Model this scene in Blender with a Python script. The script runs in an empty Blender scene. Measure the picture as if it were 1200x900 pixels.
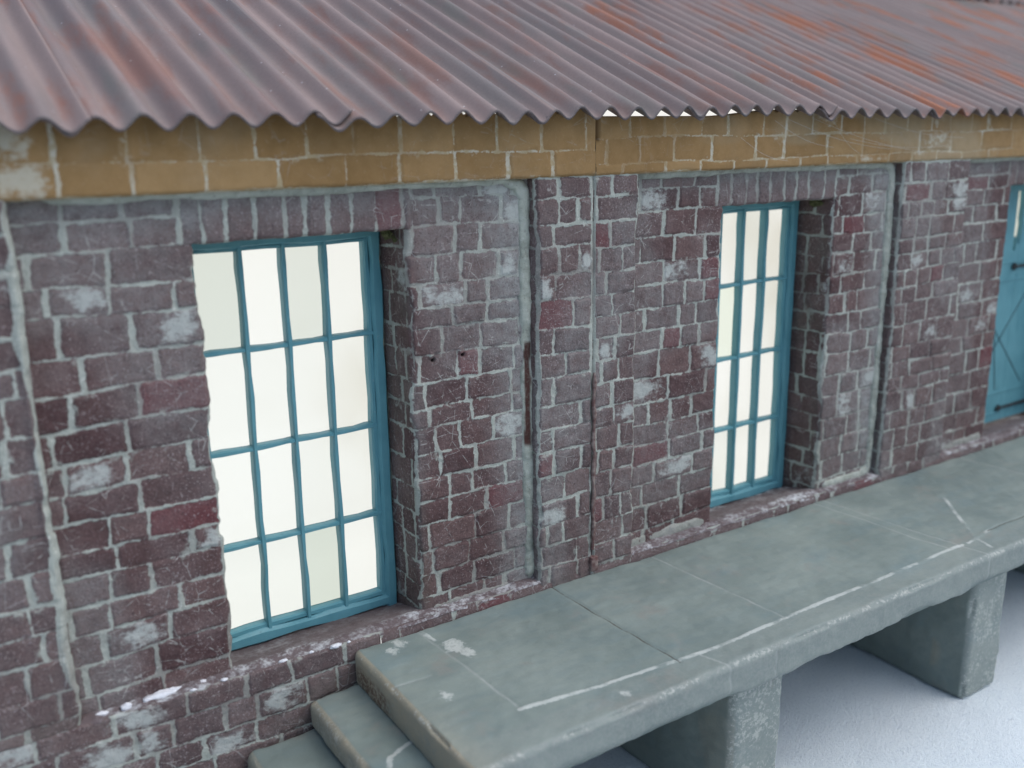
import bpy, bmesh, math, random
import numpy as np
from mathutils import Vector, Matrix

rng = np.random.default_rng(7)
random.seed(7)
sc = bpy.context.scene
COL = sc.collection

# ------------------------------------------------------------------ noise
def _hash(ix, iy, iz, seed):
    n = (ix * 374761393 + iy * 668265263 + iz * 1274126177 + seed * 974711) & 0xffffffff
    n = ((n ^ (n >> 13)) * 1274126177) & 0xffffffff
    n = (n ^ (n >> 16)) & 0xffffffff
    return n.astype(np.float64) / 4294967295.0

def noise3(x, y, z, seed=0):
    """value noise, -1..1"""
    x, y, z = np.broadcast_arrays(np.asarray(x, float), np.asarray(y, float), np.asarray(z, float))
    ix, iy, iz = (np.floor(a).astype(np.int64) for a in (x, y, z))
    fx, fy, fz = x - ix, y - iy, z - iz
    fx, fy, fz = (f * f * f * (f * (f * 6 - 15) + 10) for f in (fx, fy, fz))
    r = 0
    for dx in (0, 1):
        for dy in (0, 1):
            for dz in (0, 1):
                w = (fx if dx else 1 - fx) * (fy if dy else 1 - fy) * (fz if dz else 1 - fz)
                r = r + w * _hash(ix + dx, iy + dy, iz + dz, seed)
    return r * 2 - 1

def fbm(x, y, z, seed=0, octs=3):
    r, a, s = 0, 1.0, 1.0
    for o in range(octs):
        r = r + a * noise3(x * s, y * s, z * s, seed + o * 17)
        a *= .5; s *= 2.1
    return r

def sstep(a, b, x):
    t = np.clip((x - a) / (b - a), 0, 1)
    return t * t * (3 - 2 * t)

# ------------------------------------------------------------------ object helpers
def link(o, parent=None):
    COL.objects.link(o)
    if parent is not None:
        o.parent = parent
    return o

def empty(name, label, cat, loc=(0, 0, 0), group=None):
    o = bpy.data.objects.new(name, None)
    o.empty_display_size = .2
    o.location = loc
    o['label'] = label; o['category'] = cat
    if group: o['group'] = group
    return link(o)

def mesh_np(name, co, quads, mat, parent=None, attrs=None, smooth=True, mats=None, matidx=None):
    """co Nx3 (world), quads Mx4 -> one mesh object; parents sit unrotated so offset is the parent's location"""
    if parent is not None:
        p = parent; off = np.zeros(3)
        while p is not None:
            off += np.array(p.location); p = p.parent
        co = co - off
    me = bpy.data.meshes.new(name)
    me.vertices.add(len(co)); me.vertices.foreach_set('co', np.ascontiguousarray(co, np.float32).ravel())
    nq = len(quads)
    me.loops.add(nq * 4); me.loops.foreach_set('vertex_index', np.ascontiguousarray(quads, np.int32).ravel())
    me.polygons.add(nq)
    me.polygons.foreach_set('loop_start', np.arange(0, nq * 4, 4, dtype=np.int32))
    me.polygons.foreach_set('loop_total', np.full(nq, 4, np.int32))
    me.polygons.foreach_set('use_smooth', np.full(nq, smooth, bool))
    if matidx is not None:
        me.polygons.foreach_set('material_index', matidx.astype(np.int32))
    for k, v in (attrs or {}).items():
        a = me.attributes.new(k, 'FLOAT', 'POINT'); a.data.foreach_set('value', np.ascontiguousarray(v, np.float32).ravel())
    me.update(calc_edges=True)
    for m in (mats or [mat]): me.materials.append(m)
    return link(bpy.data.objects.new(name, me), parent)

def grid_quads(nu, nv, keep=None, flip=False):
    i, j = np.meshgrid(np.arange(nu - 1), np.arange(nv - 1), indexing='ij')
    a = i * nv + j; b = (i + 1) * nv + j; c = (i + 1) * nv + j + 1; d = i * nv + j + 1
    q = np.stack([a, b, c, d], -1).reshape(-1, 4)
    if keep is not None: q = q[keep.reshape(-1)]
    return q[:, ::-1] if flip else q

def bm_obj(name, bm, mat, parent=None, smooth=False):
    if parent is not None:
        p = parent; off = Vector((0, 0, 0))
        while p is not None:
            off += p.location; p = p.parent
        bmesh.ops.translate(bm, vec=-off, verts=bm.verts)
    me = bpy.data.meshes.new(name)
    bm.normal_update(); bm.to_mesh(me); bm.free()
    for p in me.polygons: p.use_smooth = smooth
    me.materials.append(mat)
    return link(bpy.data.objects.new(name, me), parent)

def add_box(bm, x0, x1, y0, y1, z0, z1, bevel=0):
    r = bmesh.ops.create_cube(bm, size=1)
    vs = r['verts']
    for v in vs:
        v.co = Vector(((x0 + x1) / 2 + v.co.x * (x1 - x0), (y0 + y1) / 2 + v.co.y * (y1 - y0), (z0 + z1) / 2 + v.co.z * (z1 - z0)))
    if bevel:
        es = list({e for v in vs for e in v.link_edges})
        bmesh.ops.bevel(bm, geom=es, offset=bevel, segments=2, affect='EDGES', profile=.5)

def add_bar(bm, pts, w, d, seg=None):
    """rectangular bar swept along pts (in x,z plane), width w in-plane, from y=pts y to y+d; rounded front"""
    prof = [(-.5, 1), (-.5, .25), (-.3, 0), (.3, 0), (.5, .25), (.5, 1)]
    rings = []
    for i, p in enumerate(pts):
        p = Vector(p)
        t = (Vector(pts[min(i + 1, len(pts) - 1)]) - Vector(pts[max(i - 1, 0)])).normalized()
        n = Vector((-t.z, 0, t.x))
        ww = w * (1 + .16 * math.sin(i * 2.3 + p.x * 31) + random.uniform(-.08, .08))
        rings.append([bm.verts.new(p + n * (a * ww) + Vector((0, b * d, 0))) for a, b in prof])
    for r0, r1 in zip(rings[:-1], rings[1:]):
        for k in range(len(prof)):
            k2 = (k + 1) % len(prof)
            bm.faces.new((r0[k], r0[k2], r1[k2], r1[k]))
    bm.faces.new(rings[0]); bm.faces.new(rings[-1][::-1])

# ------------------------------------------------------------------ node helpers
class Mat:
    def __init__(s, name):
        s.m = bpy.data.materials.new(name); s.m.use_nodes = True
        s.nt = s.m.node_tree; s.nt.nodes.clear()
        s.out = s.nt.nodes.new('ShaderNodeOutputMaterial')
        s.geo = s.nt.nodes.new('ShaderNodeNewGeometry')
        s.pos = s.geo.outputs['Position']
    def n(s, t, **kw):
        nd = s.nt.nodes.new(t)
        for k, v in kw.items(): setattr(nd, k, v)
        return nd
    def set(s, sock, v):
        if isinstance(v, bpy.types.NodeSocket): s.nt.links.new(v, sock)
        else:
            if sock.type == 'RGBA' and not hasattr(v, '__len__'): v = (v, v, v, 1)
            elif sock.type == 'RGBA' and len(v) == 3: v = (*v, 1)
            sock.default_value = v
    def math(s, op, a, b=0.0, c=0.0, clamp=False):
        nd = s.n('ShaderNodeMath', operation=op, use_clamp=clamp)
        s.set(nd.inputs[0], a); s.set(nd.inputs[1], b)
        if op in ('MULTIPLY_ADD',): s.set(nd.inputs[2], c)
        return nd.outputs[0]
    def add(s, a, b): return s.math('ADD', a, b)
    def sub(s, a, b): return s.math('SUBTRACT', a, b)
    def mul(s, a, b): return s.math('MULTIPLY', a, b)
    def mx(s, a, b): return s.math('MAXIMUM', a, b)
    def sm(s, x, a, b, lo=0.0, hi=1.0):
        nd = s.n('ShaderNodeMapRange', interpolation_type='SMOOTHSTEP')
        s.set(nd.inputs['Value'], x); s.set(nd.inputs['From Min'], a); s.set(nd.inputs['From Max'], b)
        s.set(nd.inputs['To Min'], lo); s.set(nd.inputs['To Max'], hi)
        return nd.outputs['Result']
    def attr(s, name):
        return s.n('ShaderNodeAttribute', attribute_name=name).outputs['Fac']
    def noise(s, scale, detail=3, rough=.55, stretch=None, off=0.0, dist=0.0, vec=None):
        nd = s.n('ShaderNodeTexNoise'); v = vec or s.pos
        if stretch is not None or off:
            mp = s.n('ShaderNodeMapping'); s.set(mp.inputs['Vector'], v)
            mp.inputs['Scale'].default_value = stretch or (1, 1, 1)
            mp.inputs['Location'].default_value = (off, off * .7, off * 1.3); v = mp.outputs[0]
        s.set(nd.inputs['Vector'], v); nd.inputs['Scale'].default_value = scale
        nd.inputs['Detail'].default_value = detail; nd.inputs['Roughness'].default_value = rough
        nd.inputs['Distortion'].default_value = dist
        return nd.outputs['Fac']
    def voro(s, scale, feat='F1', stretch=None):
        nd = s.n('ShaderNodeTexVoronoi', feature=feat); v = s.pos
        if stretch:
            mp = s.n('ShaderNodeMapping'); s.set(mp.inputs['Vector'], v); mp.inputs['Scale'].default_value = stretch; v = mp.outputs[0]
        s.set(nd.inputs['Vector'], v); nd.inputs['Scale'].default_value = scale
        return nd.outputs['Distance']
    def mix(s, f, a, b, mode='MIX'):
        nd = s.n('ShaderNodeMix', data_type='RGBA', blend_type=mode)
        s.set(nd.inputs[0], f); s.set(nd.inputs[6], a); s.set(nd.inputs[7], b)
        return nd.outputs[2]
    def gain(s, col, f):
        nd = s.n('ShaderNodeVectorMath', operation='SCALE'); s.set(nd.inputs[0], col); s.set(nd.inputs['Scale'], f)
        return nd.outputs[0]
    def bump(s, h, strength=1.0, dist=.01, nrm=None):
        nd = s.n('ShaderNodeBump'); s.set(nd.inputs['Height'], h); nd.inputs['Strength'].default_value = strength
        nd.inputs['Distance'].default_value = dist
        if nrm is not None: s.set(nd.inputs['Normal'], nrm)
        return nd.outputs[0]
    def pbsdf(s, col, rough=.8, nrm=None, spec=.35, **kw):
        b = s.n('ShaderNodeBsdfPrincipled')
        s.set(b.inputs['Base Color'], col); s.set(b.inputs['Roughness'], rough)
        b.inputs['Specular IOR Level'].default_value = spec
        if nrm is not None: s.set(b.inputs['Normal'], nrm)
        for k, v in kw.items(): s.set(b.inputs[k], v)
        s.nt.links.new(b.outputs[0], s.out.inputs['Surface'])
        return s.m

# ------------------------------------------------------------------ materials
MORTAR = (.40, .405, .355)

def brick_material(name, tan=False):
    M = Mat(name)
    sd = M.attr('sd'); tone = M.attr('tone'); red = M.attr('red'); wash = M.attr('wash'); haze = M.attr('haze'); grime = M.attr('grime')
    n_big = M.noise(2.2, 3); n_mid = M.noise(14, 4, .6); n_mid2 = M.noise(22, 4, .65, off=3.1); n_fine = M.noise(70, 3, .6); n_gr = M.noise(95, 2, .75)
    if not tan:
        base = M.mix(tone, (.088, .047, .047), (.150, .092, .086))
        base = M.mix(M.sm(n_mid, .35, .7), base, M.gain(base, .76))
        base = M.mix(M.mul(red, .85), base, (.135, .042, .046))
        # dusty purple-grey veil
        veil = M.mul(M.sm(M.noise(5, 4, .62, off=1.7), .40, .72), .42)
        veil = M.mul(veil, M.sub(1.0, M.mul(red, .35)))
        base = M.mix(veil, base, (.205, .162, .158))
        base = M.mix(M.mul(M.mul(haze, M.sub(1.0, M.mul(red, .35))), M.sm(M.noise(16, 4, .65, off=9.2), .25, .7, .35, .95)), base, (.31, .315, .305))
        # sanded grain: pale pin-heads and dark pits
        sp = M.mul(M.sm(n_gr, .57, .70), M.sm(M.noise(3.3, 2, off=5.0), .35, .65, .25, .75))
        base = M.mix(sp, base, (.36, .31, .31))
        base = M.mix(M.mul(M.sm(n_gr, .44, .30), .6), base, (.05, .03, .034))
        wcol = (.47, .49, .46)
    else:
        base = M.mix(tone, (.262, .152, .058), (.345, .215, .095))
        base = M.mix(M.sm(n_mid, .35, .75, 0, .5), base, M.gain(base, .75))
        base = M.mix(M.sm(M.noise(3, 4, off=2.0), .5, .75, 0, .5), base, (.30, .215, .125))
        base = M.mix(M.mul(M.sm(n_gr, .62, .74), .22), base, (.5, .4, .28))
        base = M.mix(M.mul(haze, .8), base, (.36, .30, .2))
        wcol = (.5, .47, .38)
    # whitened bricks, ragged
    wm = M.sm(M.add(M.mul(wash, .62), M.add(M.mul(M.noise(34, 6, .78, off=4.4, stretch=(.6, 1, 1)), 1.1), M.mul(M.noise(11, 3, .6, off=6.2), 1.0))), 1.40, 1.74)
    base = M.mix(M.mul(M.mul(wm, M.sm(wash, 0, .25)), .82), base, wcol)
    # scratches: thin pale strokes
    scr = M.mx(M.sm(M.voro(7, 'DISTANCE_TO_EDGE', (1.0, 1, .45)), .014, .005), M.sm(M.voro(9, 'DISTANCE_TO_EDGE', (.5, 1, 1.0)), .016, .006))
    scr = M.mul(scr, M.mul(M.sm(M.noise(2.7, 2, off=8.0), .44, .56), M.sm(n_mid2, .45, .6)))
    base = M.mix(M.mul(scr, .60 if not tan else .18), base, (.42, .41, .385))
    # mortar smeared over the brick edges
    edge = M.add(M.add(sd, M.mul(M.sub(n_mid2, .5), .022 if not tan else .022)), M.mul(M.sub(M.noise(9, 2, .5, off=21.0), .5), .024 if not tan else .012))
    edge = M.add(edge, M.mul(M.sub(n_fine, .5), .014))
    mm = M.sm(edge, .0035 if not tan else .0015, -.0025)
    smear = M.mul(M.sm(M.noise(7.5, 4, .7, off=11.0), .60, .69), M.sm(edge, .026, .004))
    mm = M.mx(mm, M.mul(smear, .85))
    fade = M.sm(M.noise(1.8, 3, .6, off=13.0), .30, .55, .45, 1.0) if not tan else M.sm(M.noise(2.6, 3, .6, off=13.0), .34, .60, .28, 1.0)
    mcol = M.mix(n_mid, M.gain(MORTAR, .62) if False else (.25, .26, .225), (.49, .515, .465))
    mcol = M.mix(M.sm(n_fine, .55, .75), mcol, (.60, .60, .55))
    if tan: mcol = M.mix(M.sm(n_mid2, .4, .6), (.38, .30, .18), (.50, .46, .37))
    col = M.mix(M.mul(mm, fade), base, mcol)
    # green-black grime on the reveals
    col = M.mix(M.mul(grime, M.sm(n_mid, .25, .7, .25, .75)), col, (.080, .080, .062))
    dark = M.attr('hole')
    col = M.mix(dark, col, (.02, .013, .012))
    h = M.add(M.mul(n_gr, .35), M.add(M.mul(n_fine, .5), M.mul(mm, .25)))
    nrm = M.bump(h, .85 if not tan else .35, .008)
    return M.pbsdf(col, M.sm(n_mid, .3, .7, .72, .9), nrm, .3)

M_BRICK = brick_material('purple_brick')
M_TAN = brick_material('tan_brick', True)

def mortar_material():
    M = Mat('pale_mortar')
    n1 = M.noise(9, 4, .6); n2 = M.noise(40, 4, .65); n3 = M.noise(160, 2)
    col = M.mix(M.sm(n1, .3, .7), (.31, .33, .28), (.46, .485, .425))
    col = M.mix(M.mul(M.sm(n2, .52, .7), .6), col, (.50, .51, .47))
    col = M.mix(M.mul(M.sm(n2, .45, .32), .5), col, (.20, .18, .165))
    col = M.mix(M.mul(M.attr('drip'), M.sm(n2, .25, .5, .75, 1)), col, (.075, .034, .028))
    col = M.mix(M.mul(M.attr('dull'), M.sm(n1, .3, .7, .5, .9)), col, (.17, .14, .14))
    nrm = M.bump(M.add(M.mul(n2, .7), M.mul(n3, .4)), .6, .008)
    return M.pbsdf(col, .85, nrm, .25)
M_MORTAR = mortar_material()

def sill_material():
    M = Mat('sill_brick')
    n1 = M.noise(6, 4, .6, stretch=(.4, 1.6, 1)); n2 = M.noise(45, 4, .65); n3 = M.noise(190, 2)
    col = M.mix(n1, (.085, .058, .060), (.165, .132, .135))
    dust = M.mul(M.attr('dust'), M.sm(M.add(M.mul(n2, .6), M.mul(M.noise(12, 3, off=2.0), .6)), .52, .78))
    col = M.mix(dust, col, (.55, .56, .57))
    col = M.mix(M.mul(M.sm(n3, .6, .72), .35), col, (.38, .33, .32))
    nrm = M.bump(M.add(n2, M.mul(n3, .5)), .6, .006)
    return M.pbsdf(col, .85, nrm, .3)
M_SILL = sill_material()

def teal_material():
    M = Mat('teal_paint')
    n1 = M.noise(7, 4, .6); n2 = M.noise(38, 4, .65); n3 = M.noise(120, 2)
    col = M.mix(n1, (.080, .240, .285), (.140, .345, .395))
    col = M.mix(M.sm(M.noise(9, 3, off=4.0, stretch=(1, 1, .3)), .5, .75, 0, .45), col, (.040, .175, .215))
    col = M.mix(M.mul(M.sm(n2, .66, .76), .5), col, (.30, .36, .38))
    col = M.mix(M.mul(M.sm(n2, .32, .22), .6), col, (.02, .05, .065))
    nrm = M.bump(M.add(n2, M.mul(n3, .3)), .35, .005)
    return M.pbsdf(col, M.sm(n1, .3, .7, .38, .55), nrm, .45)
M_TEAL = teal_material()

def glass_material():
    M = Mat('tinted_glazing')
    tr = M.n('ShaderNodeBsdfTransparent'); gl = M.n('ShaderNodeBsdfGlossy'); gl.inputs['Roughness'].default_value = .06
    tint = M.mix(M.attr('tint'), (.97, .975, .96), (.70, .745, .695))
    tint = M.mix(M.attr('tintgreen'), tint, (.84, .93, .78))
    smut = M.mul(M.sm(M.noise(60, 4, .7), .70, .80), .25)
    M.set(tr.inputs['Color'], M.mix(smut, tint, (.6, .6, .52)))
    fr = M.n('ShaderNodeFresnel'); fr.inputs['IOR'].default_value = 1.35
    mx = M.n('ShaderNodeMixShader'); M.set(mx.inputs[0], fr.outputs[0])
    M.nt.links.new(tr.outputs[0], mx.inputs[1]); M.nt.links.new(gl.outputs[0], mx.inputs[2])
    M.nt.links.new(mx.outputs[0], M.out.inputs['Surface'])
    return M.m
M_GLASS = glass_material()

def glow_sheet_material(GLOW, ca, cb):
    # added sheet that glows by itself, standing in for brightness behind the panes
    M = Mat('glowing_white_sheet')
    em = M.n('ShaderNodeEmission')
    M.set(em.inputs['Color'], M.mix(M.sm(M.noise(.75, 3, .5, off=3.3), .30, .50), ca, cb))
    em.inputs['Strength'].default_value = GLOW
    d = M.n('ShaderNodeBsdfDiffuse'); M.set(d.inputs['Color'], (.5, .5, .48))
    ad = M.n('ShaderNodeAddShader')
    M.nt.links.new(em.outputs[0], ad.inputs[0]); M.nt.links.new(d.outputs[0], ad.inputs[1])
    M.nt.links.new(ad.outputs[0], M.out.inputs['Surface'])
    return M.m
M_GLOW_SHEET = glow_sheet_material(.575, (.84, .815, .735), (1, .995, .96))

def stone_material():
    M = Mat('grey_green_stone')
    n1 = M.noise(2.4, 4, .6); n2 = M.noise(20, 4, .6, stretch=(.25, 1, 1)); n3 = M.noise(55, 4, .65); n4 = M.noise(220, 2)
    col = M.mix(M.sm(n1, .3, .7), (.165, .202, .186), (.225, .262, .238))
    col = M.mix(M.sm(n2, .40, .75, 0, .28), col, (.125, .170, .178))
    col = M.mix(M.sm(M.noise(4.2, 4, .65, off=6.0), .55, .75, 0, .55), col, (.235, .225, .20))
    col = M.mix(M.sm(M.noise(3.1, 4, .6, off=12.0, stretch=(.5, 1, 1)), .52, .72, 0, .35), col, (.135, .205, .225))
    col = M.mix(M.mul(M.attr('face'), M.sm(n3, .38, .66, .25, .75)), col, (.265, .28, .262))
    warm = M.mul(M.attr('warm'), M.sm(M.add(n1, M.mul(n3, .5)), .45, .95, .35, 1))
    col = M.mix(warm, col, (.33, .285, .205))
    col = M.mix(M.mul(M.attr('stain'), M.sm(n3, .35, .6)), col, (.12, .075, .05))
    # chipped, chalky edges
    chip = M.mul(M.attr('edge'), M.sm(M.add(n3, M.mul(M.noise(7, 3, off=3.0), .7)), .86, 1.02))
    col = M.mix(M.mul(chip, .8), col, (.43, .44, .40))
    # white lime lines, thin scored joints, dark cracks
    d = M.add(M.attr('lime'), M.add(M.mul(M.sub(n3, .5), .020), M.mul(M.sub(M.noise(4, 2, off=31.), .5), .016)))
    lime = M.mul(M.sm(d, .017, .007), M.sm(M.noise(5, 4, .65, off=7.0), .38, .56, .04, .68))
    col = M.mix(lime, col, (.56, .58, .55))
    d = M.add(M.attr('joint'), M.mul(M.sub(n3, .5), .006))
    col = M.mix(M.mul(M.sm(d, .011, .003), M.sm(M.noise(6, 3, off=1.0), .3, .6, .2, .6)), col, (.34, .36, .34))
    d = M.add(M.attr('crack'), M.mul(M.sub(n3, .5), .006))
    col = M.mix(M.mul(M.sm(d, .008, .002), .8), col, (.065, .06, .05))
    d = M.add(M.attr('blob'), M.add(M.mul(M.sub(n3, .5), .07), M.mul(M.sub(M.noise(22, 3), .5), .08)))
    col = M.mix(M.mul(M.sm(d, .012, -.006), M.sm(n3, .35, .55, .5, .9)), col, (.47, .49, .46))
    # faint fine speckle
    col = M.mix(M.mul(M.sm(n4, .62, .74), .25), col, (.40, .42, .40))
    col = M.mix(M.mul(M.sm(n4, .40, .28), .25), col, (.07, .09, .09))
    nrm = M.bump(M.add(M.mul(n3, .8), M.add(M.mul(n4, .25), M.mul(n2, .5))), .38, .006)
    return M.pbsdf(col, M.sm(n1, .3, .7, .55, .75), nrm, .35)
M_STONE = stone_material()

def roof_material():
    M = Mat('rusty_corrugated_iron')
    across = M.attr('across'); along = M.attr('along'); ridge = M.attr('ridge')
    cb = M.n('ShaderNodeCombineXYZ'); M.set(cb.inputs[0], across); M.set(cb.inputs[1], along); M.set(cb.inputs[2], M.attr('sheet'))
    V = cb.outputs[0]
    st1 = M.noise(1.0, 3, .55, stretch=(3.2, .55, 3.7), vec=V)           # rib by rib, long streaks
    st2 = M.noise(1.0, 4, .6, stretch=(5.2, 1.1, 9.1), off=4.0, vec=V)
    st3 = M.noise(1.0, 3, .6, stretch=(5.0, .8, 2.3), off=9.0, vec=V)
    fine = M.noise(60, 4, .65); gr = M.noise(210, 2, .6)
    col = M.mix(M.sm(st1, .32, .68), (.210, .160, .148), (.295, .222, .204))
    col = M.mix(M.sm(st3, .45, .7, 0, .65), col, (.195, .178, .168))
    col = M.mix(M.sm(st2, .50, .66, 0, .55), col, (.195, .120, .105))
    rust = M.mul(M.sm(M.add(st2, M.mul(M.sub(fine, .5), .12)), .49, .68), M.attr('rust'))
    rust = M.mul(rust, .9)
    col = M.mix(rust, col, M.mix(st3, (.40, .115, .058), (.36, .160, .080)))
    col = M.mix(M.mul(M.sm(M.noise(1.0, 3, stretch=(4.1, .9, 5), off=17., vec=V), .58, .72), .5), col, (.16, .17, .145))
    col = M.mix(M.mul(M.sm(fine, .35, .7), .3), col, M.gain(col, .72))
    col = M.mix(M.mul(M.sm(gr, .62, .74), .25), col, (.38, .34, .33))
    dots = M.sm(M.voro(9), .055, .03)
    col = M.mix(M.mul(dots, .6), col, (.60, .58, .58))
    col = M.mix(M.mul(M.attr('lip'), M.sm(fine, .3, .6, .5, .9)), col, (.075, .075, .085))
    nrm = M.bump(M.add(M.mul(fine, .6), M.mul(gr, .3)), .35, .005)
    return M.pbsdf(col, M.sm(st1, .3, .7, .5, .7), nrm, .25)
M_ROOF = roof_material()

def snow_material():
    M = Mat('white_granular_ground')
    n1 = M.noise(2, 3); n2 = M.noise(62, 3, .8); n3 = M.noise(150, 2, .7)
    col = M.mix(n1, (.73, .80, .835), (.80, .855, .885))
    col = M.mix(M.mul(M.sm(n2, .48, .32), .45), col, (.46, .52, .60))
    col = M.mix(M.mul(M.sm(n2, .56, .70), .5), col, (.86, .88, .90))
    nrm = M.bump(M.add(n2, M.mul(n3, .6)), .9, .014)
    return M.pbsdf(col, .8, nrm, .25)
M_SNOW = snow_material()

def simple(name, c0, c1, scale=30, rough=.7, spec=.3, bs=.5, **kw):
    M = Mat(name)
    n1 = M.noise(scale, 4, .6); n2 = M.noise(scale * 4, 3, .6)
    return M.pbsdf(M.mix(M.sm(n1, .3, .7), c0, c1), rough, M.bump(M.add(n1, M.mul(n2, .4)), bs, .006), spec, **kw)
M_IRON = simple('black_iron', (.012, .014, .016), (.035, .037, .04), 40, .5, .5)
M_UNSEEN_GROUND = simple('unseen_dark_ground', (.05, .055, .045), (.09, .09, .075), 3, .9, .2)
M_CRUMB = simple('white_plaster', (.62, .62, .66), (.80, .80, .82), 60, .9, .2)
M_MOSS = simple('olive_moss', (.045, .05, .022), (.14, .135, .07), 60, .95, .1)
M_WEB = simple('grey_web', (.38, .36, .32), (.5, .48, .44), 20, .8, .2)
M_STRIP = simple('rusty_joint_strip', (.12, .062, .058), (.30, .24, .215), 25, .85, .2)

# ------------------------------------------------------------------ brick surfaces
class Layout:
    def __init__(s): s.b = []                      # u0,u1,v0,v1,tone,red,wash,amp
    def brick(s, u0, u1, v0, v1):
        s.b.append([u0, u1, v0, v1, float(np.clip(rng.normal(.5, .28), 0, 1)), float(rng.random() < .035), float(rng.random() < .07) * rng.uniform(.5, 1), rng.uniform(.004, .011)])
    def courses(s, u0, u1, vtop, vbot, hmean=.133, lens=(.14, .20, .24, .27, .29), lock=None, offs=None):
        v = vtop; k = 0
        while v > vbot + .02:
            h = float(np.clip(rng.normal(hmean, .014), hmean * .75, hmean * 1.25))
            if v - h - vbot < hmean * .45: h = v - vbot
            h = min(h, v - vbot)
            u = u0 - (rng.uniform(0, .2) if offs is None else offs)
            first = True
            while u < u1 - .02:
                L = float(rng.choice(lens)) * rng.uniform(.92, 1.08)
                if first and k % 2: L *= .55
                first = False
                if u1 - (u + L) < .07: L = u1 - u
                a, b = max(u, u0), min(u + L, u1)
                if b - a > .02: s.brick(a, b, v - h, v)
                u += L
            v -= h; k += 1
    def mark(s, pts, field, val=1.0):
        for (u, v) in pts:
            best = min(s.b, key=lambda q: max(q[0] - u, u - q[1], 0) + max(q[2] - v, v - q[3], 0))
            best[field] = val

def brick_field(L, U, V, seed, warp=1.0):
    """returns sd, tone, red, wash, h on the U x V grid"""
    uu, vv = np.meshgrid(U, V, indexing='ij')
    wu = uu + warp * (.010 * noise3(uu * 3, vv * 3, 0, seed) + .004 * noise3(uu * 13, vv * 13, 0, seed + 1) + .0028 * noise3(uu * 45, vv * 45, 0, seed + 2))
    wv = vv + warp * (.012 * noise3(uu * 2.2, vv * 3, 5, seed) + .004 * noise3(uu * 11, vv * 13, 5, seed + 1) + .0028 * noise3(uu * 45, vv * 45, 5, seed + 2))
    sd = np.full(uu.shape, -.03); tone = np.full(uu.shape, .5); red = np.zeros(uu.shape); wash = np.zeros(uu.shape); h = np.zeros(uu.shape)
    for (u0, u1, v0, v1, t, r, w, A) in L.b:
        i0, i1 = np.searchsorted(U, [u0 - .05, u1 + .05]); j0, j1 = np.searchsorted(V, [v0 - .05, v1 + .05])
        if i1 <= i0 or j1 <= j0: continue
        sl = (slice(i0, i1), slice(j0, j1))
        e = np.r_[rng.uniform(.003, .015, 2), rng.uniform(.001, .008, 2)]
        a0, a1, b0, b1 = u0 + e[0], u1 - e[1], v0 + e[2], v1 - e[3]
        rr = min(rng.uniform(.003, .010), (a1 - a0) * .4, (b1 - b0) * .4)
        qx = np.abs(wu[sl] - (a0 + a1) / 2) - (a1 - a0) / 2 + rr
        qy = np.abs(wv[sl] - (b0 + b1) / 2) - (b1 - b0) / 2 + rr
        s_ = -(np.hypot(np.maximum(qx, 0), np.maximum(qy, 0)) + np.minimum(np.maximum(qx, qy), 0) - rr)
        m = s_ > sd[sl]
        tu, tv = rng.normal(0, .012, 2)
        hb = A + tu * (wu[sl] - (a0 + a1) / 2) + tv * (wv[sl] - (b0 + b1) / 2)
        hb = hb * sstep(-.003, .011, s_)
        if w > 0:
            cx, cy = rng.uniform(.25, .75) * (a1 - a0) + a0, rng.uniform(.3, .7) * (b1 - b0) + b0
            w = w * sstep(1.25, .1, np.hypot((wu[sl] - cx) / ((a1 - a0) * rng.uniform(.7, 1.05)), (wv[sl] - cy) / ((b1 - b0) * rng.uniform(.8, 1.2))))
        for arr, val in ((sd, s_), (tone, t), (red, r), (wash, w), (h, hb)):
            x = arr[sl]; x[m] = val[m] if hasattr(val, 'shape') else val
    mort = (1 - sstep(-.004, .006, sd)) * (.0035 + .004 * noise3(uu * 9, vv * 9, 2, seed + 5) + .002 * noise3(uu * 50, vv * 50, 2, seed + 6))
    h = h + mort + .0016 * noise3(uu * 28, vv * 28, 1, seed + 7) + .0008 * noise3(uu * 75, vv * 75, 1, seed + 8)
    return uu, vv, sd, tone, red, wash, h

def flat_attrs(*a):
    return [x.reshape(-1) for x in a]

def lin(a, b, step):
    return np.linspace(a, b, max(2, int(round((b - a) / step)) + 1))

def merge_axis(*parts):
    x = np.concatenate(parts); x = np.unique(np.round(x, 6))
    return x[np.concatenate([[True], np.diff(x) > 1e-5])]

def axis_step(a, b, scale=1.0):
    """finer steps near the camera foot, coarser away"""
    pts = [a]; x = a
    while x < b - 1e-6:
        d = math.hypot(4, x)
        st = (.0054 if 0 < x < 5 else .0075 if -.2 <= x <= 7.4 else .03) * scale
        x = min(b, x + st); pts.append(x)
    return np.array(pts)

# ------------------------------------------------------------------ main dimensions (wall front plane y = 0, camera at 4 m, eye level z = 0)
GZ = -3.50                       # ground
PD, WD = .07, .33                # panel recess, window recess
FR_BOT = -.208                   # bottom of the tan frieze
LEDGE = -2.392
PILS = [(-.25, .41), (2.77, 3.43), (5.72, 6.46), (9.05, 9.8)]
PANELS = [(.41, 2.77), (3.43, 5.72), (6.46, 9.05)]
OPEN = [(1.088, 2.072), (4.135, 5.115), (7.13, 8.20)]
LINT = -.420

bld = empty('brick_building', 'weathered purple brick building with tan frieze, teal windows and rusty corrugated roof', 'building', (3.0, 0, GZ))

# -------- pixel notes (true wall coordinates on the panel plane) for whitened / redder bricks
def front(x, z, y=PD): k = (4 + y) / 4; return (x * k, z * k)

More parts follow.
